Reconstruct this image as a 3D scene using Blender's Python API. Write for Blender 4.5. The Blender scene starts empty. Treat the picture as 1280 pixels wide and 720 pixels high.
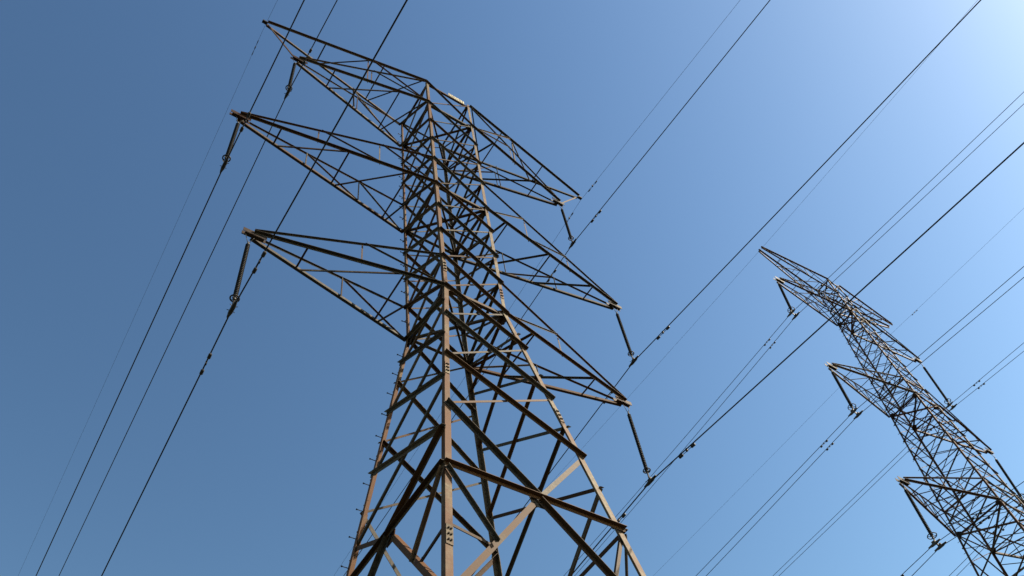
import bpy, bmesh, math, random
from mathutils import Vector, Matrix
random.seed(7)
S = bpy.context.scene
C = S.collection
R_ = math.radians

# ------------------------------------------------------------------ camera
CAM = Vector((-8.583829, -12.056463, 1.6))
ROWS = ((0.821741, -0.553769, -0.134464), (0.384037, 0.712475, -0.587278), (0.421019, 0.430951, 0.798138))
cd = bpy.data.cameras.new('camera'); cam = bpy.data.objects.new('camera', cd); C.objects.link(cam)
M = Matrix((ROWS[0], [-v for v in ROWS[1]], [-v for v in ROWS[2]])).transposed().to_4x4()
M.translation = CAM
cam.matrix_world = M
cd.sensor_width = 36.0
cd.lens = 1139.04 / 1280 * 36
cd.shift_x = -(679.07 - 640) / 1280
cd.shift_y = (423.34 - 360) / 1280
cd.clip_start = 0.1; cd.clip_end = 6000
S.camera = cam

# ------------------------------------------------------------------ sky, sun, exposure
SUN_EL, SUN_AZ = 43.0, 133.0
w = bpy.data.worlds.new('World'); S.world = w; w.use_nodes = True
nt = w.node_tree
sky = nt.nodes.new('ShaderNodeTexSky'); sky.sky_type = 'NISHITA'; sky.sun_disc = False
sky.sun_elevation = R_(SUN_EL); sky.sun_rotation = R_(SUN_AZ)
sky.air_density = 1.6; sky.dust_density = 1.0; sky.ozone_density = 1.2
wb = nt.nodes.new('ShaderNodeMix'); wb.data_type = 'RGBA'; wb.blend_type = 'MULTIPLY'; wb.inputs['Factor'].default_value = 1.0
wb.inputs['B'].default_value = (0.361, 0.353, 0.302, 1)       # white balance of the whole sky
gm = nt.nodes.new('ShaderNodeGamma'); gm.inputs['Gamma'].default_value = 1.7      # contrast of a clear dry sky
nt.links.new(sky.outputs[0], gm.inputs['Color']); nt.links.new(gm.outputs[0], wb.inputs['A']); nt.links.new(wb.outputs['Result'], nt.nodes['Background'].inputs[0])
nt.nodes['Background'].inputs[1].default_value = 0.063
sl = bpy.data.lights.new('sun', 'SUN'); sl.energy = 4.4; sl.angle = R_(0.5); sl.color = (1.0, 0.87, 0.68)
so = bpy.data.objects.new('sun', sl); C.objects.link(so)
sd = Vector((math.sin(R_(SUN_AZ)) * math.cos(R_(SUN_EL)), math.cos(R_(SUN_AZ)) * math.cos(R_(SUN_EL)), math.sin(R_(SUN_EL))))
so.rotation_euler = sd.to_track_quat('Z', 'Y').to_euler(); so.location = (30, -40, 80)
S.view_settings.view_transform = 'Standard'; S.view_settings.look = 'None'
S.view_settings.exposure = 1.56; S.view_settings.gamma = 1.0; S.view_settings.use_curve_mapping = False
S.render.engine = 'CYCLES'

# ------------------------------------------------------------------ materials
def mat(name): 
    m = bpy.data.materials.new(name); m.use_nodes = True
    return m, m.node_tree, m.node_tree.nodes['Principled BSDF']
def steel(name, pale, mid, rust, rust_amt, rough=.62):
    m, t, b = mat(name)
    n = t.nodes; l = t.links
    tc = n.new('ShaderNodeTexCoord'); oi = n.new('ShaderNodeObjectInfo')
    add = n.new('ShaderNodeVectorMath'); add.operation = 'ADD'
    sc = n.new('ShaderNodeVectorMath'); sc.operation = 'SCALE'; sc.inputs[0].default_value = (37, 17, 23)
    l.new(oi.outputs['Random'], sc.inputs['Scale']); l.new(tc.outputs['Object'], add.inputs[0]); l.new(sc.outputs[0], add.inputs[1])
    n1 = n.new('ShaderNodeTexNoise'); n1.inputs['Scale'].default_value = .9; n1.inputs['Detail'].default_value = 6; n1.inputs['Roughness'].default_value = .65
    n2 = n.new('ShaderNodeTexNoise'); n2.inputs['Scale'].default_value = 14; n2.inputs['Detail'].default_value = 4
    l.new(add.outputs[0], n1.inputs['Vector']); l.new(add.outputs[0], n2.inputs['Vector'])
    r1 = n.new('ShaderNodeValToRGB'); r1.color_ramp.elements[0].position = .38; r1.color_ramp.elements[1].position = .66
    r1.color_ramp.elements[0].color = (*mid, 1); r1.color_ramp.elements[1].color = (*pale, 1)
    l.new(n2.outputs['Fac'], r1.inputs['Fac'])
    mr = n.new('ShaderNodeMapRange'); mr.inputs['From Min'].default_value = .50 - .15 * rust_amt; mr.inputs['From Max'].default_value = .72 - .15 * rust_amt
    ad2 = n.new('ShaderNodeMath'); ad2.operation = 'MULTIPLY_ADD'; ad2.inputs[1].default_value = .38; 
    l.new(oi.outputs['Random'], ad2.inputs[0]); l.new(n1.outputs['Fac'], ad2.inputs[2])
    sb = n.new('ShaderNodeMath'); sb.operation = 'SUBTRACT'; sb.inputs[1].default_value = .19
    l.new(ad2.outputs[0], sb.inputs[0]); l.new(sb.outputs[0], mr.inputs['Value'])
    mx = n.new('ShaderNodeMix'); mx.data_type = 'RGBA'
    l.new(mr.outputs['Result'], mx.inputs['Factor']); l.new(r1.outputs['Color'], mx.inputs['A']); mx.inputs['B'].default_value = (*rust, 1)
    hs = n.new('ShaderNodeHueSaturation'); vr = n.new('ShaderNodeMapRange')                    # every bar weathers differently
    ml = n.new('ShaderNodeMath'); ml.operation = 'MULTIPLY'; ml.inputs[1].default_value = 17.31
    fr = n.new('ShaderNodeMath'); fr.operation = 'FRACT'
    l.new(oi.outputs['Random'], ml.inputs[0]); l.new(ml.outputs[0], fr.inputs[0]); l.new(fr.outputs[0], vr.inputs['Value'])
    vr.inputs['To Min'].default_value = .68; vr.inputs['To Max'].default_value = 1.3
    sr = n.new('ShaderNodeMapRange'); sr.inputs['To Min'].default_value = .7; sr.inputs['To Max'].default_value = 1.1
    l.new(oi.outputs['Random'], sr.inputs['Value']); l.new(sr.outputs['Result'], hs.inputs['Saturation'])
    l.new(vr.outputs['Result'], hs.inputs['Value']); l.new(mx.outputs['Result'], hs.inputs['Color']); l.new(hs.outputs['Color'], b.inputs['Base Color'])
    b.inputs['Roughness'].default_value = rough; b.inputs['Metallic'].default_value = 0; b.inputs['Specular IOR Level'].default_value = .06
    bp = n.new('ShaderNodeBump'); bp.inputs['Strength'].default_value = .25; bp.inputs['Distance'].default_value = .01
    l.new(n2.outputs['Fac'], bp.inputs['Height']); l.new(bp.outputs['Normal'], b.inputs['Normal'])
    return m
STEEL = steel('weathered_steel', (.080, .063, .043), (.042, .034, .024), (.056, .030, .016), .75)
STEEL_LEG = steel('weathered_leg_steel', (.135, .105, .067), (.080, .060, .037), (.078, .037, .018), .8)
STEEL_FAR = steel('weathered_far_steel', (.100, .070, .052), (.058, .040, .030), (.066, .031, .021), .85)
STEEL_DARK = steel('dark_plate_steel', (.030, .022, .015), (.020, .014, .010), (.028, .013, .007), .7)  # much darker tone of the steel, for end plates and gussets
def plain(name, col, rough, metal=0.0, var=.35):
    m, t, b = mat(name); n = t.nodes; l = t.links
    tc = n.new('ShaderNodeTexCoord'); no = n.new('ShaderNodeTexNoise'); no.inputs['Scale'].default_value = 9; no.inputs['Detail'].default_value = 4
    l.new(tc.outputs['Object'], no.inputs['Vector'])
    r = n.new('ShaderNodeValToRGB'); r.color_ramp.elements[0].position = .35; r.color_ramp.elements[1].position = .7
    r.color_ramp.elements[0].color = (*[c * (1 - var) for c in col], 1); r.color_ramp.elements[1].color = (*col, 1)
    l.new(no.outputs['Fac'], r.inputs['Fac']); l.new(r.outputs['Color'], b.inputs['Base Color'])
    b.inputs['Roughness'].default_value = rough; b.inputs['Metallic'].default_value = metal; b.inputs['Specular IOR Level'].default_value = .12
    return m
WIRE = plain('weathered_aluminium_wire', (.016, .017, .021), .7, .0)
PORC = plain('dark_glazed_porcelain', (.006, .0055, .006), .7)
GALV = plain('galvanised_fitting', (.075, .072, .07), .6, .1)
DARKFIT = plain('dark_iron_fitting', (.03, .028, .028), .6, .1)
BOLT = plain('rusty_bolt', (.02, .015, .012), .8)
PLATE = plain('pale_enamel_plate', (.42, .38, .26), .5, 0, .15)
INK = plain('dark_plate_marks', (.10, .07, .05), .6)
CONC = plain('concrete_footing', (.32, .30, .27), .9)

# ------------------------------------------------------------------ helpers
def mesh_obj(name, bm, m, parent=None, smooth=False):
    me = bpy.data.meshes.new(name); bm.to_mesh(me); bm.free(); me.materials.append(m)
    if smooth:
        for p in me.polygons: p.use_smooth = True
    o = bpy.data.objects.new(name, me); C.objects.link(o)
    if parent is not None:
        o.parent = parent
    return o
def thing(name, label, cat, loc=(0, 0, 0), group=None):
    o = bpy.data.objects.new(name, None); C.objects.link(o); o.location = loc
    o.empty_display_size = .3; o['label'] = label; o['category'] = cat
    if group: o['group'] = group
    return o
def tag(o, label, cat, group=None):
    o['label'] = label; o['category'] = cat
    if group: o['group'] = group
def V(*a): return Vector(a)
def prism(bm, p0, p1, prof, u, v):
    """sweep a closed 2-D profile (in axes u, v) from p0 to p1"""
    a = [bm.verts.new(p0 + u * x + v * y) for x, y in prof]
    b = [bm.verts.new(p1 + u * x + v * y) for x, y in prof]
    n = len(prof)
    fs = [bm.faces.new(a[::-1]), bm.faces.new(b)]
    for i in range(n): fs.append(bm.faces.new((a[i], a[(i + 1) % n], b[(i + 1) % n], b[i])))
    return fs
def fixn(bm): bmesh.ops.recalc_face_normals(bm, faces=bm.faces[:])
def angle_prof(wd, t): return [(0, 0), (wd, 0), (wd, t), (t, t), (t, wd), (0, wd)]
def angle_bm(bm, p0, p1, n, wd, t, off, stand, heel='up', we=None):
    """steel angle between p0 and p1 lying in the plane with outward normal n.
    off: distance of the flat flange from the plane (outward +); stand +1: free flange stands outward, -1 inward;
    heel 'up' / 'down': which long edge carries the free flange."""
    ax = (p1 - p0).normalized(); u = ax.cross(n).normalized()
    if (u.z > 0) == (heel == 'up'): u = -u
    if abs(u.z) < .02 and heel == 'up': pass
    v = (u.cross(ax)).normalized()
    if v.dot(n) * stand < 0: v = -v
    q0 = p0 - u * wd * .5 + n * off; q1 = p1 - u * wd * .5 + n * off
    prism(bm, q0, q1, angle_prof(wd, t), u, v)
def angle(name, p0, p1, n, wd, parent, m=None, t=None, off=.004, stand=1, heel='up', ext=0.0, bolts=False):
    p0, p1, n = Vector(p0), Vector(p1), Vector(n)
    d = (p1 - p0).normalized(); p0 = p0 - d * ext; p1 = p1 + d * ext
    n = (n - d * n.dot(d)).normalized()
    mid = (p0 + p1) / 2; bm = bmesh.new()
    angle_bm(bm, p0 - mid, p1 - mid, n, wd, t or max(.008, wd * .11), off, stand, heel); fixn(bm)
    o = mesh_obj(name, bm, m or STEEL, parent); o.location = mid - (base_of(parent))
    if bolts:
        tt = t or max(.008, wd * .11); dn_ = stand * tt + off if stand > 0 else off
        for e, sg in ((p0, 1), (p1, -1)):
            for q in (.06, .15):
                c = e + d * sg * q - mid + n * dn_
                bb = bmesh.new(); tube_bm(bb, [c - n * .004, c + n * .016], .0155, 6); fixn(bb); mesh_obj('bolt', bb, BOLT, o)
    return o
def base_of(p):
    b = Vector((0, 0, 0))
    while p is not None: b = b + p.location; p = p.parent
    return b
def chord_bm(bm, p0, p1, u, v, wd, t):
    ax = (p1 - p0).normalized(); u = (u - ax * u.dot(ax)).normalized(); v = (v - ax * v.dot(ax)); v = (v - u * v.dot(u)).normalized()
    prism(bm, p0, p1, angle_prof(wd, t), u, v)
def box_bm(bm, c, u, v, n, a, b, d):
    """box centred at c, half sizes a,b,d along u,v,n"""
    vs = [bm.verts.new(c + u * (x * a) + v * (y * b) + n * (z * d)) for x in (-1, 1) for y in (-1, 1) for z in (-1, 1)]
    for f in ((0, 1, 3, 2), (4, 6, 7, 5), (0, 4, 5, 1), (2, 3, 7, 6), (0, 2, 6, 4), (1, 5, 7, 3)): bm.faces.new([vs[i] for i in f])
def tube_bm(bm, pts, r, seg=8, cap=True):
    pts = [Vector(p) for p in pts]; rings = []
    up = None
    for i, p in enumerate(pts):
        d = (pts[min(i + 1, len(pts) - 1)] - pts[max(i - 1, 0)]).normalized()
        if up is None: up = d.orthogonal().normalized()
        up = (up - d * up.dot(d)).normalized(); s = d.cross(up)
        rr = r[i] if isinstance(r, (list, tuple)) else r
        rings.append([bm.verts.new(p + (up * math.cos(2 * math.pi * k / seg) + s * math.sin(2 * math.pi * k / seg)) * rr) for k in range(seg)])
    for a, b in zip(rings, rings[1:]):
        for k in range(seg): bm.faces.new((a[k], a[(k + 1) % seg], b[(k + 1) % seg], b[k]))
    if cap: bm.faces.new(rings[0][::-1]); bm.faces.new(rings[-1])
def tube(name, pts, r, m, parent=None, seg=8, smooth=True):
    bm = bmesh.new(); b = base_of(parent); tube_bm(bm, [Vector(p) - b for p in pts], r, seg); fixn(bm)
    return mesh_obj(name, bm, m, parent, smooth)
def torus_bm(bm, c, R0, r, axis=Vector((0, 0, 1)), seg=20, ss=6):
    q = axis.to_track_quat('Z', 'Y'); rings = []
    for i in range(seg):
        a = 2 * math.pi * i / seg; rd = Vector((math.cos(a), math.sin(a), 0))
        rings.append([bm.verts.new(c + q @ (rd * (R0 + r * math.cos(2 * math.pi * k / ss)) + Vector((0, 0, r * math.sin(2 * math.pi * k / ss))))) for k in range(ss)])
    for i in range(seg):
        a, b = rings[i], rings[(i + 1) % seg]
        for k in range(ss): bm.faces.new((a[k], b[k], b[(k + 1) % ss], a[(k + 1) % ss]))

# ------------------------------------------------------------------ ground
m, t, b = mat('dry_grass_ground'); n = t.nodes; l = t.links
tc = n.new('ShaderNodeTexCoord'); n1 = n.new('ShaderNodeTexNoise'); n1.inputs['Scale'].default_value = .15; n1.inputs['Detail'].default_value = 9
l.new(tc.outputs['Object'], n1.inputs['Vector']); rp = n.new('ShaderNodeValToRGB')
rp.color_ramp.elements[0].color = (.012, .015, .008, 1); rp.color_ramp.elements[1].color = (.026, .024, .014, 1)
rp.color_ramp.elements[0].position = .35; rp.color_ramp.elements[1].position = .68
l.new(n1.outputs['Fac'], rp.inputs['Fac']); l.new(rp.outputs['Color'], b.inputs['Base Color']); b.inputs['Roughness'].default_value = .95
bm = bmesh.new(); N = 40
gv = [[None] * (N + 1) for _ in range(N + 1)]
for i in range(N + 1):
    for j in range(N + 1):
        x = (i / N * 2 - 1); y = (j / N * 2 - 1); X = math.copysign(abs(x) ** 2.2, x) * 3000; Y = math.copysign(abs(y) ** 2.2, y) * 3000
        rr = math.hypot(X, Y); gv[i][j] = bm.verts.new((X, Y, 0 if rr < 90 else (math.sin(X * .011) + math.cos(Y * .009)) * min(6, (rr - 90) * .02)))
for i in range(N):
    for j in range(N): bm.faces.new((gv[i][j], gv[i + 1][j], gv[i + 1][j + 1], gv[i][j + 1]))
g = mesh_obj('ground', bm, m); g['kind'] = 'structure'

# ------------------------------------------------------------------ pylon builder
SG = {'N': (-1, -1), 'R': (1, -1), 'L': (-1, 1), 'B': (1, 1)}
FACES = (('N', 'R', V(0, -1, 0)), ('B', 'L', V(0, 1, 0)), ('L', 'N', V(-1, 0, 0)), ('R', 'B', V(1, 0, 0)))

class Pylon:
    def __init__(s, name, label, origin, half, mat_leg, mat_bar, k):
        s.o = Vector(origin); s.half = half; s.ml = mat_leg; s.mb = mat_bar; s.k = k
        s.root = thing(name, label, 'pylon', origin, 'lattice pylons')
    def leg(s, l, z):
        hx, hy = s.half(z); return s.o + V(SG[l][0] * hx, SG[l][1] * hy, z)
    def legs(s, zs, widths):
        for l in 'NRLB':
            bm = bmesh.new()
            for i in range(len(zs) - 1):
                p0, p1 = s.leg(l, zs[i]) - s.o, s.leg(l, zs[i + 1]) - s.o
                wd = widths[i]
                chord_bm(bm, p0, p1, V(-SG[l][0], 0, 0), V(0, -SG[l][1], 0), wd, wd * .12)
            fixn(bm); mesh_obj('leg', bm, s.ml, s.root)
    def bar(s, name, p0, p1, n, wd, **kw):
        return angle(name, p0, p1, n, wd, kw.pop('parent', s.root), m=kw.pop('m', s.mb), **kw)
    def facebar(s, name, la, za, lb, zb, wd, **kw):
        n = {frozenset('NR'): V(0, -1, 0), frozenset('LB'): V(0, 1, 0), frozenset('LN'): V(-1, 0, 0), frozenset('RB'): V(1, 0, 0)}[frozenset((la, lb))]
        inset = kw.pop('inset', .05)
        if s.k == 1 and min(za, zb) > 10 and min(za, zb) < 24 and {la, lb} in ({'N', 'R'}, {'N', 'L'}): kw['bolts'] = True
        a, b = s.leg(la, za), s.leg(lb, zb); d = (b - a).normalized()
        return s.bar(name, a + d * inset * s.k, b - d * inset * s.k, n, wd, **kw)
    def panel(s, zt, zb, la, lb, wd, lt, outer, cr=.62):
        """X panel; the diagonal falling from la to lb sits outside (dark roof flange), the other inside"""
        a, b = (la, lb)
        if 'B' in (la, lb) and 'L' in (la, lb):
            s.facebar('diagonal_brace', a, zt, b, zb, wd, off=-lt - .004, stand=-1, heel='up', inset=.02)
            s.facebar('counter_brace', a, zb, b, zt, wd * cr, off=.004, stand=1, heel='up', inset=-.02)
            return
        s.facebar('diagonal_brace', a, zt, b, zb, wd, off=.004, stand=1, heel='up', inset=-.03)
        s.facebar('counter_brace', a, zb, b, zt, wd * cr, off=-lt - .004, stand=-1, heel='up', inset=.02)

def lerp(a, b, t): return a + (b - a) * t

def plate_end(pyl, tip_in, tip_out, h, parent):
    d = (tip_out - tip_in).normalized(); up = V(0, 0, 1); sd = d.cross(up).normalized(); up = sd.cross(d)
    c = (tip_in + tip_out) / 2; L = (tip_out - tip_in).length / 2; bm = bmesh.new(); b0 = base_of(parent)
    for q in (-1, 1): box_bm(bm, c + sd * q * h * .36 - b0, d, up, sd, L, h * .5, .007)
    box_bm(bm, c - up * (h * .5 + .009) - b0, d, sd, up, L * .8, h * .36, .007)
    fixn(bm); return mesh_obj('end_plate', bm, STEEL_DARK, parent)

def arm(pyl, side, zb, zt, w_tip, z_tip, cross_t, post_t, cw, bw, top_w=None, plate=True, tname='cross_arm', nrails=None):
    """triangular cross-arm: two lower chords at zb, two upper chords from zt, meeting at the tip"""
    near, far = ('N', 'L') if side < 0 else ('R', 'B')
    tip = pyl.o + V(side * w_tip, 0, z_tip)
    top_w = top_w or cw * .62
    ch = {}
    bm = bmesh.new(); o = pyl.o
    gap = .09 * pyl.k
    for lg, sy in ((near, -1), (far, 1)):
        pb, pt = pyl.leg(lg, zb), pyl.leg(lg, zt)
        tb = tip + V(-side * .15 * pyl.k, sy * gap, 0); tt = tip + V(-side * .15 * pyl.k, sy * gap, .10 * pyl.k)
        # near chord carries its free flange as a roof, far chord shows the inner face of its upright flange
        if sy < 0: chord_bm(bm, pb - o, tb - o, V(0, -1, 0), V(0, 0, -1), cw, cw * .12)
        else: chord_bm(bm, pb - o, tb - o, V(0, 1, 0), V(0, 0, 1), cw, cw * .12)
        chord_bm(bm, pt - o, tt - o, V(0, -1, 0), V(0, 0, -1), top_w, top_w * .13)
        ch[lg, 'b'] = (tb, pb); ch[lg, 't'] = (tt, pt)
    fixn(bm); a = mesh_obj(tname, bm, pyl.mb, pyl.root)
    P = lambda lg, k, t: lerp(ch[lg, k][0], ch[lg, k][1], t)
    dn = V(0, 0, -1)
    # lower plane: cross bars and zigzag
    prev = None
    oc, ic = (far, near) if side < 0 else (near, far)          # lacing starts on this chord and ends on the other
    for t in cross_t:
        pyl.bar('lacing_bar', P(near, 'b', t), P(far, 'b', t), dn, bw, parent=a, off=-.02, stand=-1)
        if prev is not None: pyl.bar('lacing_bar', P(oc, 'b', prev + .02), P(ic, 'b', t - .01), dn, bw * 1.1, parent=a, off=.012, stand=1)
        prev = t
    pyl.bar('lacing_bar', P(oc, 'b', prev + .02), P(ic, 'b', .985), dn, bw * 1.15, parent=a, off=.012, stand=1)
    # upright side faces: posts and diagonals
    for lg, sy in ((near, -1), (far, 1)):
        n = V(0, sy, 0); pt_ = None
        for t in post_t:
            pyl.bar('post', P(lg, 't', t), P(lg, 'b', t), n, bw * .8, parent=a, off=-.03, stand=-1)
            if pt_ is not None: pyl.bar('lacing_bar', P(lg, 't', pt_ + .01), P(lg, 'b', t), n, bw * .85, parent=a, off=.02, stand=-sy)
            pt_ = t
        pyl.bar('lacing_bar', P(lg, 't', pt_ + .01), P(lg, 'b', .97), n, bw * .85, parent=a, off=.02, stand=-sy)
    if nrails:
        for t in nrails: pyl.bar('lacing_bar', P(near, 't', t), P(far, 't', t), V(0, 0, 1), bw * .8, parent=a, off=-.02, stand=-1)
    if plate: plate_end(pyl, tip + V(-side * .5 * pyl.k, 0, .03), tip + V(side * .12 * pyl.k, 0, .02), .15 * pyl.k, a)
    return a, ch, tip

def gusset(pyl, lg, z, n, size):
    p = pyl.leg(lg, z); n = Vector(n); sx = SG[lg]
    inw = V(0, -sx[1], 0) if abs(n.x) > .5 else V(-sx[0], 0, 0)
    bm = bmesh.new(); up = V(0, 0, 1); pts = [(-.02, -.55), (-.02, .5), (.35, .42), (.75, .1), (.7, -.15), (.3, -.6)]
    b0 = pyl.o; off = -.025 * pyl.k
    f = [bm.verts.new(p - b0 + inw * x * size + up * y * size + n * off) for x, y in pts]; g_ = [bm.verts.new(v.co - n * .012) for v in f]
    bm.faces.new(f); bm.faces.new(g_[::-1])
    for i in range(len(f)): bm.faces.new((f[i], g_[i], g_[(i + 1) % len(f)], f[(i + 1) % len(f)]))
    fixn(bm); return mesh_obj('gusset_plate', bm, STEEL_DARK, pyl.root)

# ------------------------------------------------------------------ the near pylon
Z = [37.456, 35.348, 33.624, 32.0, 30.372, 28.507, 27.025, 25.457, 23.967, 22.388, 20.606, 18.417, 16.223, 13.934]
ZL = 10.45            # foot of the big X below the belt
def half1(z):
    if z >= Z[9]:
        t = (Z[0] - z) / (Z[0] - Z[9]); return 1 + .005 * t - .015 * t, 1.056 - .02 * t
    d = Z[9] - z; return .985 + .1285 * d + .15 * (1 - math.exp(-d * .25)) * .35, 1.036 + .1285 * d + .02
def half1b(z):
    if z >= Z[9]:
        t = (Z[0] - z) / (Z[0] - Z[9]); return 1 + .0 * t, 1.056 - .01 * t
    d = Z[9] - z; return 1.0 + .1285 * d, 1.046 + .1285 * d
p1 = Pylon('near_pylon', 'large brown steel lattice pylon filling the middle of the view', (0, 0, 0), half1b, STEEL_LEG, STEEL, 1.0)
p1.legs([37.54, 30.372, 22.388, 16.223, 10.45, 5.5, .35], [.10, .112, .126, .142, .16, .18])
lt = .02
for i in range(12):                                   # front and back faces: X in every panel
    wd = .066 + .03 * min(1, i / 11)
    p1.panel(Z[i], Z[i + 1], 'N', 'R', wd, lt, 1)
    p1.panel(Z[i], Z[i + 1], 'L', 'B', wd, lt, 1)
side_z = Z[:10] + [21.35, 19.42, 17.33, 15.22]
for i in range(len(side_z) - 1):                      # side faces, staggered below the waist
    wd = .064 + .03 * min(1, i / 12)
    p1.panel(side_z[i], side_z[i + 1], 'L', 'N', wd, lt, 1, .85)
    p1.panel(side_z[i], side_z[i + 1], 'B', 'R', wd, lt, 1, .85)
for zz in (Z[0], Z[1], Z[5], Z[9]):                   # level ties
    for la, lb, n_ in FACES:
        p1.facebar('tie_bar', la, zz, lb, zz, .10 if zz < 36 else .075, off=-.045, stand=-1, heel='down', inset=.06)
for zz in (Z[4], Z[8]):
    for la, lb, n_ in FACES[2:]:
        p1.facebar('tie_bar', la, zz, lb, zz, .08, off=-.045, stand=-1, heel='down', inset=.06)
for zz in (Z[1], Z[5], Z[9]):                         # plan bracing at the arms
    for a_, b_ in (('N', 'B'), ('L', 'R')):
        pa, pb = p1.leg(a_, zz), p1.leg(b_, zz); d = (pb - pa).normalized()
        p1.bar('plan_brace', pa + d * .16, pb - d * .16, V(0, 0, -1), .07, off=.02 if a_ == 'N' else .035, stand=1 if a_ == 'N' else -1)
# belt and the big X panel
zb = Z[13]
for la, lb, n_ in FACES:
    wd = .108
    zt = Z[12] if n_.x == 0 else 15.22
    first, second = (la, lb) if la in 'NL' else (lb, la)
    if n_.x != 0: first, second = ('N', 'L') if 'N' in (la, lb) else ('R', 'B')
    mid = (p1.leg(first, zb) + p1.leg(second, zb)) / 2
    p1.facebar('belt_strut', first, zb, second, zb, .10, off=.03, stand=1, heel='up', inset=-.05)
    def mb(name, a, b, w_, off, st, heel='up'): return p1.bar(name, a, b, n_, w_, off=off, stand=st, heel=heel, bolts=n_.y < 0 or n_.x < 0)
    mb('main_diagonal', p1.leg(first, zt), mid + V(0, 0, .03), wd, .004, 1)
    mb('main_diagonal', p1.leg(second, zt), mid, wd * 1.05, -.03, -1, 'up')
    fl, sl_ = p1.leg(first, ZL), p1.leg(second, ZL)
    bm = bmesh.new(); eu = (p1.leg(second, zb) - p1.leg(first, zb)).normalized()
    pts = [mid - n_ * .012 + eu * x + V(0, 0, y) for x, y in ((-.2, .02), (-.1, .15), (.1, .15), (.2, .02), (.14, -.2), (-.14, -.2))]
    f0 = [bm.verts.new(q) for q in pts]; f1 = [bm.verts.new(q - n_ * .012) for q in pts]
    bm.faces.new(f0); bm.faces.new(f1[::-1])
    for i in range(6): bm.faces.new((f0[i], f1[i], f1[(i + 1) % 6], f0[(i + 1) % 6]))
    fixn(bm); mesh_obj('gusset_plate', bm, STEEL, p1.root)
    mb('main_diagonal', mid - V(0, 0, .04), sl_, wd, .004, 1)
    mb('main_diagonal', mid, fl, wd * 1.15, -.03, -1)
    for lg, foot in ((first, fl), (second, sl_)):
        q = lerp(mid, foot, .52)
        mb('redundant_bar', p1.leg(lg, zb - .08), q, .075, .035 if lg == first else -.05, 1 if lg == first else -1)
        mb('redundant_bar', p1.leg(lg, 12.35), q, .06, -.06, -1)
# lower body to the footings
for za, zc in ((ZL, 5.6), (5.6, .6)):
    for la, lb, n_ in FACES:
        if za < 8: p1.facebar('tie_bar', la, za, lb, za, .11, off=-.05, stand=-1, heel='down')
        mid = (p1.leg(la, za) + p1.leg(lb, za)) / 2
        for lg in (la, lb): p1.bar('main_diagonal', mid, p1.leg(lg, zc), n_, .13, off=.01 if lg == la else -.03, stand=1 if lg == la else -1)
for lg in 'NRLB':
    p = p1.leg(lg, .2); bm = bmesh.new(); bmesh.ops.create_cone(bm, cap_ends=True, segments=16, radius1=.55, radius2=.42, depth=.7)
    bmesh.ops.bevel(bm, geom=bm.edges[:], offset=.02, segments=1, affect='EDGES')
    f = mesh_obj('concrete_footing', bm, CONC, p1.root); f.location = (p.x, p.y, .1)
    f.data.materials.clear(); f.data.materials.append(CONC)
# arms
A = {}
for sd_ in (-1, 1):
    A['c1', sd_] = arm(p1, sd_, Z[9], Z[8], 6.09, Z[9], (.27, .78), (.55,), .086, .052)
    A['c2', sd_] = arm(p1, sd_, Z[5], Z[4], 7.29, Z[5], (.2, .54, .86), (.38, .70), .086, .052)
    A['c3', sd_] = arm(p1, sd_, Z[1], Z[0] - .02, 5.99, Z[1], (.27, .77), (.55,), .088, .05, top_w=.05)
    # the earth-wire peak arm shares the tower head
    near, far = ('N', 'L') if sd_ < 0 else ('R', 'B')
    tip = V(sd_ * 7.29, 0, 37.265); bm = bmesh.new(); E = {}
    for lg, sy in ((near, -1), (far, 1)):
        pt = p1.leg(lg, Z[0]); te = tip + V(-sd_ * .05, sy * .05, 0)
        chord_bm(bm, pt, te, V(0, sy, 0), V(0, 0, -1) if sy < 0 else V(0, 0, 1), .09 if sy < 0 else .075, .011); E[lg] = (te, pt)
    fixn(bm); a = mesh_obj('earth_wire_arm', bm, STEEL, p1.root)
    Pt = lambda lg, t: lerp(E[lg][0], E[lg][1], t)
    up = V(0, 0, 1)
    for ta, tb in ((.35, .35), (.72, .72)): p1.bar('lacing_bar', Pt(near, ta), Pt(far, tb), up, .05, parent=a, off=-.02, stand=-1)
    p1.bar('lacing_bar', Pt(far, .37), Pt(near, .63), up, .05, parent=a, off=.012, stand=1)
    p1.bar('lacing_bar', Pt(far, .74), Pt(near, .98), up, .05, parent=a, off=.012, stand=1)
    ctip = A['c3', sd_][2]
    p1.bar('tip_tie', tip + V(-sd_ * .08, 0, -.04), ctip + V(0, 0, .1), V(0, -1, 0), .06, parent=a, off=0, stand=-1)
    for lg, sy in ((near, -1), (far, 1)):
        cb = A['c3', sd_][1][lg, 'b']
        p1.bar('post', Pt(lg, .62), lerp(cb[0], cb[1], .52), V(0, sy, 0), .045, parent=a, off=-.03, stand=-1)
        p1.bar('lacing_bar', Pt(lg, .64), lerp(cb[0], cb[1], .96), V(0, sy, 0), .05, parent=a, off=.03, stand=1)
    bm = bmesh.new(); box_bm(bm, tip + V(sd_ * .04, 0, 0), V(1, 0, 0), V(0, 1, 0), V(0, 0, 1), .10, .06, .035); fixn(bm)
    mesh_obj('end_plate', bm, STEEL_DARK, a)
for zz in (Z[9], Z[5], Z[1]):
    for lg in 'NRLB':
        gusset(p1, lg, zz, V(SG[lg][0], 0, 0), .55 if zz == Z[9] else .42)
        gusset(p1, lg, zz, V(0, SG[lg][1], 0), .34)
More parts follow.
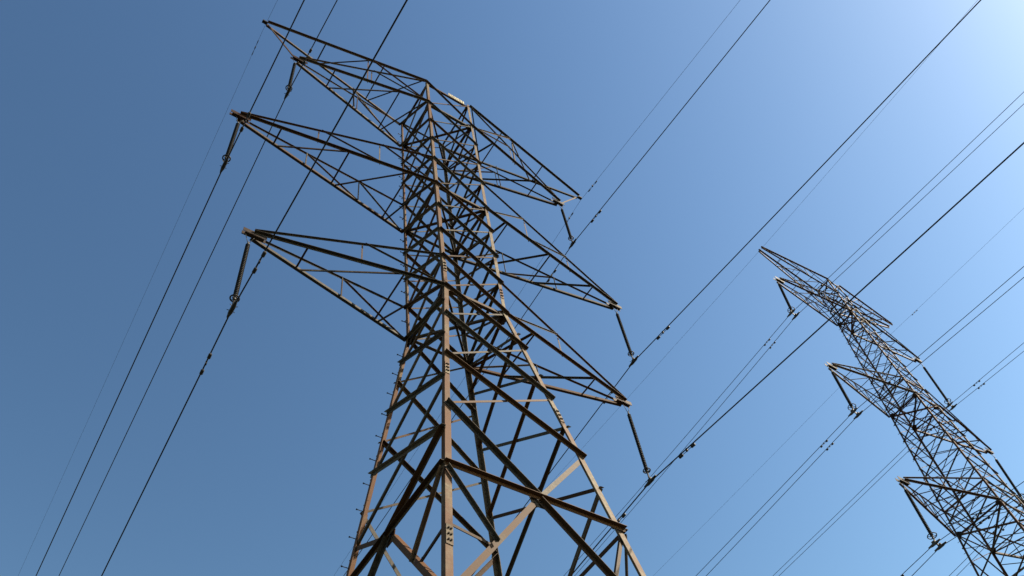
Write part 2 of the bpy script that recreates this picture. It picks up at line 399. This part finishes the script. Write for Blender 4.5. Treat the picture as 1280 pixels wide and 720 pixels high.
# head ridge between the two front legs, with its pale number plate
ra, rb = p1.leg('N', Z[0]), p1.leg('R', Z[0])
bm = bmesh.new(); c = lerp(ra, rb, .66) + V(0, -.075, -.24)
box_bm(bm, c, V(1, 0, 0), V(0, 0, 1), V(0, 1, 0), .36, .12, .008); fixn(bm); npl = mesh_obj('number_plate', bm, PLATE, p1.root)
bm = bmesh.new()
for x, hh in ((-.31, .06), (-.24, .06), (-.17, .035), (-.15, .06), (-.09, .045), (-.01, .06), (.07, .035), (.14, .06), (.21, .045), (.29, .06)):
    box_bm(bm, c + V(x, -.011, 0), V(1, 0, 0), V(0, 0, 1), V(0, 1, 0), .018, hh * 1.5, .002)
fixn(bm); mesh_obj('plate_marking', bm, INK, npl)
# splice plates with bolt heads on the front legs
for lg, zz in (('N', 11.95), ('N', 17.75), ('N', 23.4), ('R', 17.75), ('R', 23.4), ('R', 11.9)):
    ax = (p1.leg(lg, zz + .5) - p1.leg(lg, zz - .5)).normalized(); sx = -SG[lg][0]
    wd = .15 if zz < 16 else .125
    u = V(sx, 0, 0); u = (u - ax * u.dot(ax)).normalized(); nn = ax.cross(u); nn = nn if nn.y < 0 else -nn
    c = p1.leg(lg, zz) + u * wd * .5 + nn * .008
    bm = bmesh.new(); box_bm(bm, c, u, ax, nn, wd * .46, .26, .006); fixn(bm); sp = mesh_obj('splice_plate', bm, STEEL_LEG, p1.root)
    for j in range(3):
        for q in (-.85, .85):
            bm = bmesh.new(); pc = c + u * q * wd * .2 + ax * (-.15 + j * .15)
            tube_bm(bm, [pc + nn * .004, pc + nn * .032], .02, 6); fixn(bm); mesh_obj('bolt', bm, BOLT, sp)
# step bolts up the climbing leg
zz = 6.2; k = 0
while zz < 36.9:
    p = p1.leg('L', zz); d = V(-1, 0, 0) if k % 2 == 0 else V(0, 1, 0)
    q = p + (V(0, -.06, 0) if k % 2 == 0 else V(.06, 0, 0))
    bm = bmesh.new(); tube_bm(bm, [q - d * .03, q + d * .15], .011, 6); tube_bm(bm, [q + d * .15, q + d * .175], .021, 6); fixn(bm)
    mesh_obj('step_bolt', bm, DARKFIT, p1.root); zz += .385; k += 1

# ------------------------------------------------------------------ the far pylon
O2 = V(40.155, 4.197, 0)
HZ = [(60.13, .657), (55.344, .754), (44.771, 1.183), (34.349, 1.675), (28.35, 2.02), (0, 4.2)]
def half2(z):
    for (z0, h0), (z1, h1) in zip(HZ, HZ[1:]):
        if z >= z1:
            h = h0 + (h1 - h0) * (z0 - z) / (z0 - z1); return h, h
    return HZ[-1][1], HZ[-1][1]
p2 = Pylon('far_pylon', 'slimmer lattice pylon behind carrying twin wires at the edge of the view', O2, half2, STEEL_FAR, STEEL_FAR, 1.6)
p2.legs([60.25, 55.344, 44.771, 34.349, 24, 12, .35], [.09, .10, .115, .13, .18, .2])
F2 = [60.13, 58.5, 56.9, 55.344, 53.73, 52.2, 50.7, 49.18, 47.58, 46.1, 44.771, 43.2, 41.6, 39.86, 38.06, 36.27, 34.349, 32.4, 30.2, 27.6, 24.6]
S2 = [60.13, 58.5, 56.9, 55.344, 54.5, 52.95, 51.4, 49.9, 48.3, 46.8, 45.5, 43.95, 42.35, 40.7, 38.95, 37.15, 35.3, 33.4, 31.2, 28.7, 26]
for i in range(len(F2) - 1):
    wd = .058 if i < 10 else .066
    for a_, b_ in (('N', 'R'), ('L', 'B')): p2.panel(F2[i], F2[i + 1], a_, b_, wd, .025, 1)
    for a_, b_ in (('N', 'L'), ('R', 'B')): p2.panel(S2[i], S2[i + 1], a_, b_, wd, .025, 1)
for zz in F2[1:10] + F2[11:16]:                       # light struts between the panels
    for la, lb, n_ in FACES:
        p2.facebar('light_strut', la, zz - .75, lb, zz - .75, .045, off=-.05, stand=-1, heel='down', inset=.04)
for zz in (60.13, 57.3, 55.344, 46.57, 44.771, 36.2, 34.349, 30.2):
    for la, lb, n_ in FACES: p2.facebar('tie_bar', la, zz, lb, zz, .085, off=-.05, stand=-1, heel='down', inset=.06)
for zz in (55.344, 44.771, 34.349):
    for a_, b_ in (('N', 'B'), ('L', 'R')):
        pa, pb = p2.leg(a_, zz), p2.leg(b_, zz); d = (pb - pa).normalized()
        p2.bar('plan_brace', pa + d * .2, pb - d * .2, V(0, 0, -1), .09, off=.02 if a_ == 'N' else .04, stand=1 if a_ == 'N' else -1)
    for lg in 'NRLB':
        gusset(p2, lg, zz, V(SG[lg][0], 0, 0), .5); gusset(p2, lg, zz, V(0, SG[lg][1], 0), .4)
for za, zc in ((24.6, 13), (13, .6)):
    for la, lb, n_ in FACES:
        p2.facebar('tie_bar', la, za, lb, za, .13, off=-.06, stand=-1, heel='down')
        mid = (p2.leg(la, za) + p2.leg(lb, za)) / 2
        for lg in (la, lb): p2.bar('main_diagonal', mid, p2.leg(lg, zc), n_, .15, off=.01 if lg == la else -.04, stand=1 if lg == la else -1)
for lg in 'NRLB':
    p = p2.leg(lg, .2) - O2; bm = bmesh.new(); bmesh.ops.create_cone(bm, cap_ends=True, segments=16, radius1=.8, radius2=.6, depth=.8)
    f = mesh_obj('concrete_footing', bm, CONC, p2.root); f.location = (p.x, p.y, .1)
A2 = {}
for sd_ in (-1, 1):
    A2['3', sd_] = arm(p2, sd_, 55.344, 57.3, 8.14, 55.344, (.22, .45, .68, .9), (.3, .5, .7), .105, .05)
    A2['2', sd_] = arm(p2, sd_, 44.771, 46.57, 8.5, 44.771, (.22, .45, .68, .9), (.25, .45, .65), .112, .052)
    A2['1', sd_] = arm(p2, sd_, 34.349, 36.2, 8.63, 34.349, (.2, .4, .6, .8), (.25, .45, .65), .118, .055)
    A2['e', sd_] = arm(p2, sd_, 57.9, 60.13, 7.94, 59.985, (.25, .5, .75), (.35, .65), .09, .048, top_w=.11, plate=False, tname='earth_wire_arm', nrails=(.3, .55, .8))
# step bolts on the far pylon's climbing leg
zz = 26.0; k = 0
while zz < 59.5:
    p = p2.leg('L', zz) - O2; d = V(-1, 0, 0) if k % 2 == 0 else V(0, 1, 0)
    q = p + (V(0, -.08, 0) if k % 2 == 0 else V(.08, 0, 0))
    bm = bmesh.new(); tube_bm(bm, [q - d * .03, q + d * .17], .014, 5); fixn(bm)
    mesh_obj('step_bolt', bm, DARKFIT, p2.root); zz += .42; k += 1

# ------------------------------------------------------------------ insulator strings
def sheds_bm(bm, p0, p1, r, core, pitch):
    L = (p1 - p0).length; n_ = max(4, int(L / pitch)); pts = []; rad = []
    for i in range(n_):
        a = i / n_; s_ = 1 / n_
        for f, rr in ((.08, core), (.30, r * .97), (.45, r), (.55, r * .8), (.62, core * 1.2)):
            pts.append(lerp(p0, p1, a + s_ * f)); rad.append(rr)
    tube_bm(bm, pts, rad, 12)
def insulator(label, top, bot, arm_y, r, ring_r, group, twin=0.0, k=1.0):
    t_ = thing('insulator_string', label, 'insulator', tuple(top), group)
    d = (bot - top).normalized(); L = (bot - top).length; o = Vector(top)
    apex = d * (.36 * k)
    bm = bmesh.new()
    for q in (-1, 1):
        tube_bm(bm, [V(q * .13 * k, 0, .02), apex + V(q * .02, 0, 0)], .009 * k, 6)
    tube_bm(bm, [apex - d * .03, apex + d * .16 * k], .02 * k, 6); fixn(bm); mesh_obj('hanger', bm, GALV, t_, True)
    s0 = d * (.46 * k); s1 = d * (L - .42 * k)
    bm = bmesh.new(); sheds_bm(bm, s0, s1, r, r * .62, .07 * k); fixn(bm); mesh_obj('shed_stack', bm, PORC, t_, True)
    for e in (s0, s1):
        bm = bmesh.new(); tube_bm(bm, [e - d * .05 * k, e + d * .05 * k], r * .62, 8); fixn(bm); mesh_obj('end_cap', bm, GALV, t_)
    bm = bmesh.new(); torus_bm(bm, s1 - d * .02, ring_r, .018 * k, d); 
    sdv = d.orthogonal().normalized(); sd2 = d.cross(sdv)
    for q in (sdv, -sdv, sd2, -sd2): tube_bm(bm, [s1 + d * .05, s1 - d * .02 + q * ring_r], .012 * k, 5)
    fixn(bm); mesh_obj('arcing_ring', bm, DARKFIT, t_, True)
    bm = bmesh.new(); e = d * L
    tube_bm(bm, [s1, e - d * .06], .026 * k, 6)
    xs = (0.0,) if not twin else (-twin, twin)
    if twin: box_bm(bm, e - d * .12, V(1, 0, 0), V(0, 0, 1), V(0, 1, 0), twin + .08, .05, .014)
    for x in xs:
        tube_bm(bm, [e + V(x, -.26 * k, .02), e + V(x, -.1 * k, .0), e + V(x, .1 * k, .0), e + V(x, .26 * k, .02)], [.022 * k, .05 * k, .05 * k, .022 * k], 8)
        box_bm(bm, e + V(x, 0, .04 * k), V(0, 1, 0), V(0, 0, 1), V(1, 0, 0), .07 * k, .08 * k, .022 * k)
        if not twin:
            for q in (-1, 1): tube_bm(bm, [e + V(x, q * .05, .02), e + V(x + .09, q * .09, .05)], .009, 5); tube_bm(bm, [e + V(x, q * .05, .02), e + V(x - .09, q * .09, .05)], .009, 5)
    fixn(bm); mesh_obj('suspension_clamp', bm, GALV if twin else DARKFIT, t_)
    return t_
W = {
 'c1l': ((-6.0, 0, 19.018), (0.03742, -0.06101, 0.29015, -0.00485, -0.05826, 0.28001)),
 'c2l': ((-7.1, 0, 25.177), (0.03027, -0.06063, 0.25302, -0.01845, -0.05905, 0.29788)),
 'c3l': ((-5.92, 0, 32.018), (0.03022, -0.06098, 0.21219, 0.0015, -0.05926, 0.30015)),
 'el': ((-7.29, 0, 36.915), (0.02897, -0.06062, 0.23635, -0.00208, -0.05964, 0.30002)),
 'c1r': ((6.0, 0, 19.018), (0.01245, -0.05738, 0.29388, 0.03592, -0.06624, 0.07549)),
 'c2r': ((7.1, 0, 25.177), (0.02577, -0.06131, 0.33601, 0.02808, -0.06265, 0.41946)),
 'c3r': ((5.92, 0, 32.018), (0.01662, -0.0593, 0.30139, 0.0122, -0.0583, 0.30276)),
 'er': ((7.29, 0, 36.915), (0.03153, -0.0622, 0.29928, 0.01585, -0.05918, 0.31755)),
 'b3l1': ((30.96, 4.197, 50.144), (0.0009, -0.06532, 0.49146, 0.02309, -0.07618, 0.3721)),
 'b3l2': ((31.44, 4.197, 50.144), (0.01455, -0.06788, 0.62271, 0.03091, -0.07947, 0.43062)),
 'b2l1': ((31.01, 4.197, 39.771), (-0.01124, -0.06406, 0.28244, 0.01035, -0.07448, 0.28655)),
 'b2l2': ((31.49, 4.197, 39.771), (-0.00167, -0.0678, 0.36196, 0.01844, -0.0787, 0.30636)),
 'b1l1': ((30.96, 4.197, 29.549), (-0.00288, -0.07037, 0.29856, 0.01397, -0.08256, 0.29824)),
 'b1l2': ((31.44, 4.197, 29.549), (0.03024, -0.09004, 0.29635, 0.04712, -0.1064, 0.2977)),
 'b3r1': ((47.51, 4.197, 49.444), (-0.02205, -0.05938, 0.19679, -0.01119, -0.06465, 0.28862)),
 'b3r2': ((47.99, 4.197, 49.444), (-0.02069, -0.05998, 0.23118, 0.00813, -0.07519, 0.29447)),
 'b2r1': ((47.56, 4.197, 39.471), (0.03391, -0.09381, 0.29797, -0.02, -0.06, 0.3)),
 'b2r2': ((48.04, 4.197, 39.471), (0.04086, -0.09838, 0.29322, -0.02, -0.06, 0.3)),
 'fl': ((32.215, 4.197, 59.585), (-0.04975, -0.05067, 0.28901, -0.0344, -0.05549, 0.29239)),
 'fr': ((48.095, 4.197, 59.585), (-0.03222, -0.05504, 0.22536, -0.02109, -0.05953, 0.3041)),
}
I1 = [('c1', -1, 'dark insulator string hanging from the lowest left arm of the large pylon'),
      ('c2', -1, 'dark insulator string under the longest middle arm on the left of the large pylon'),
      ('c3', -1, 'short looking insulator under the top arm on the left of the large pylon'),
      ('c1', 1, 'lowest insulator string on the right of the large pylon, over three close wires'),
      ('c2', 1, 'insulator string under the middle right arm of the large pylon'),
      ('c3', 1, 'insulator string under the top right arm of the large pylon, nearest its head')]
for kx, sd_, lab in I1:
    c_ = V(*W[kx + ('l' if sd_ < 0 else 'r')][0]); tip = A[kx, sd_][2]
    insulator(lab, V(c_.x, 0, tip.z - .07), c_, 0, .058, .10, 'insulators on the large pylon')
I2 = [('3', -1, 'b3l', 'insulator string at the upper left arm of the far slim pylon'),
      ('2', -1, 'b2l', 'insulator string with pale yoke at the middle left arm of the far pylon'),
      ('1', -1, 'b1l', 'thick insulator string at the lowest left arm of the far pylon'),
      ('3', 1, 'b3r', 'long slanting insulator on the right side of the far pylon, ring at its foot'),
      ('2', 1, 'b2r', 'insulator on the right of the far pylon cut by the edge of the view')]
for kx, sd_, wn, lab in I2:
    c_ = (V(*W[wn + '1'][0]) + V(*W[wn + '2'][0])) / 2; tip = A2[kx, sd_][2]
    insulator(lab, tip + V(-sd_ * .0, 0, -.12), c_, 0, .095, .24, 'insulators on the far pylon', twin=.24, k=1.5)

# ------------------------------------------------------------------ wires
def wire_pt(wn, s_, t_):
    c_, p = W[wn]; h, sl2, kk = p[0:3] if s_ > 0 else p[3:6]
    return V(c_[0] + h * t_, c_[1] + s_ * t_, c_[2] + sl2 * t_ + kk * 1e-3 * t_ * t_)
def wire(wn, name, label, r, group, damp=(), rd=.04, cat='power line'):
    pts = [wire_pt(wn, 1, t_) for t_ in (150, 125, 100, 80, 64, 50, 38, 28, 20, 14, 9, 5, 2, .6)] + [wire_pt(wn, 1, 0)] + \
          [wire_pt(wn, -1, t_) for t_ in (.6, 2, 5, 9, 14, 20, 28, 38, 50, 65, 85, 110, 140)]
    o = thing(name, label, cat, tuple(wire_pt(wn, 1, 0)), group)
    ob = tube('conductor', pts, r, WIRE, o, 8)
    b0 = base_of(o)
    for s_, d0 in damp:
        a, m_, e = (wire_pt(wn, s_, d0 + q) - b0 for q in (-.24, 0, .24)); dn = V(0, 0, -.075)
        ax = (e - a).normalized(); bm = bmesh.new()
        tube_bm(bm, [a + dn, e + dn], .009, 5)
        for c_, q in ((a, 1), (e, -1)): tube_bm(bm, [c_ + dn - ax * .075, c_ + dn - ax * .06, c_ + dn + ax * .06, c_ + dn + ax * .075], [rd * .6, rd, rd, rd * .6], 8)
        box_bm(bm, m_ + dn * .45, ax, V(0, 0, 1), ax.cross(V(0, 0, 1)), .03, .055, .018)
        fixn(bm); mesh_obj('vibration_damper', bm, DARKFIT, o)
    return o
G1 = 'wires of the large pylon'; G2 = 'wires of the far pylon'
wire('c1l', 'conductor_wire', 'thick dark wire hung from the lowest left arm of the large pylon', .0165, G1, ((-1, 1.5), (1, 1.55)))
wire('c2l', 'conductor_wire', 'dark wire hung from the middle left arm of the large pylon', .0165, G1, ((-1, 1.5),))
wire('c3l', 'conductor_wire', 'dark wire hung from the top left arm of the large pylon', .0165, G1, ((-1, 1.5),))
wire('c1r', 'conductor_wire', 'thick dark wire passing in front of the far pylon', .0175, G1, ((-1, 1.5), (1, 1.55)))
wire('c2r', 'conductor_wire', 'single dark wire at the middle right arm of the large pylon', .0165, G1, ((-1, 1.5), (1, 1.55)))
wire('c3r', 'conductor_wire', 'single dark wire at the top right arm of the large pylon', .0165, G1, ((-1, 1.5), (1, 1.55)))
wire('el', 'earth_wire', 'very thin wire at the upper left tip of the large pylon', .0042, G1, ((1, .9),), .014)
wire('er', 'earth_wire', 'very thin wire at the upper right tip of the large pylon', .006, G1, ((1, .9), (-1, .9)), .022)
for wn, lab in (('b3l', 'upper left arm'), ('b2l', 'middle left arm'), ('b1l', 'lowest left arm'), ('b3r', 'upper right arm'), ('b2r', 'middle right arm')):
    for q, nm in (('1', 'outer'), ('2', 'inner')):
        nm2 = nm if wn[2] == 'l' else {'outer': 'inner', 'inner': 'outer'}[nm]
        wire(wn + q, 'conductor_wire', '%s wire of the twin pair at the %s of the far pylon' % (nm2, lab), .0175, G2, ((-1, 2.6), (1, 2.6)), .055)
wire('fl', 'earth_wire', 'faint thin wire at the top left tip of the far pylon', .0075, G2)
wire('fr', 'earth_wire', 'faint thin wire at the top right tip of the far pylon', .0075, G2, ((-1, 2.2), (1, 2.2)), .03)
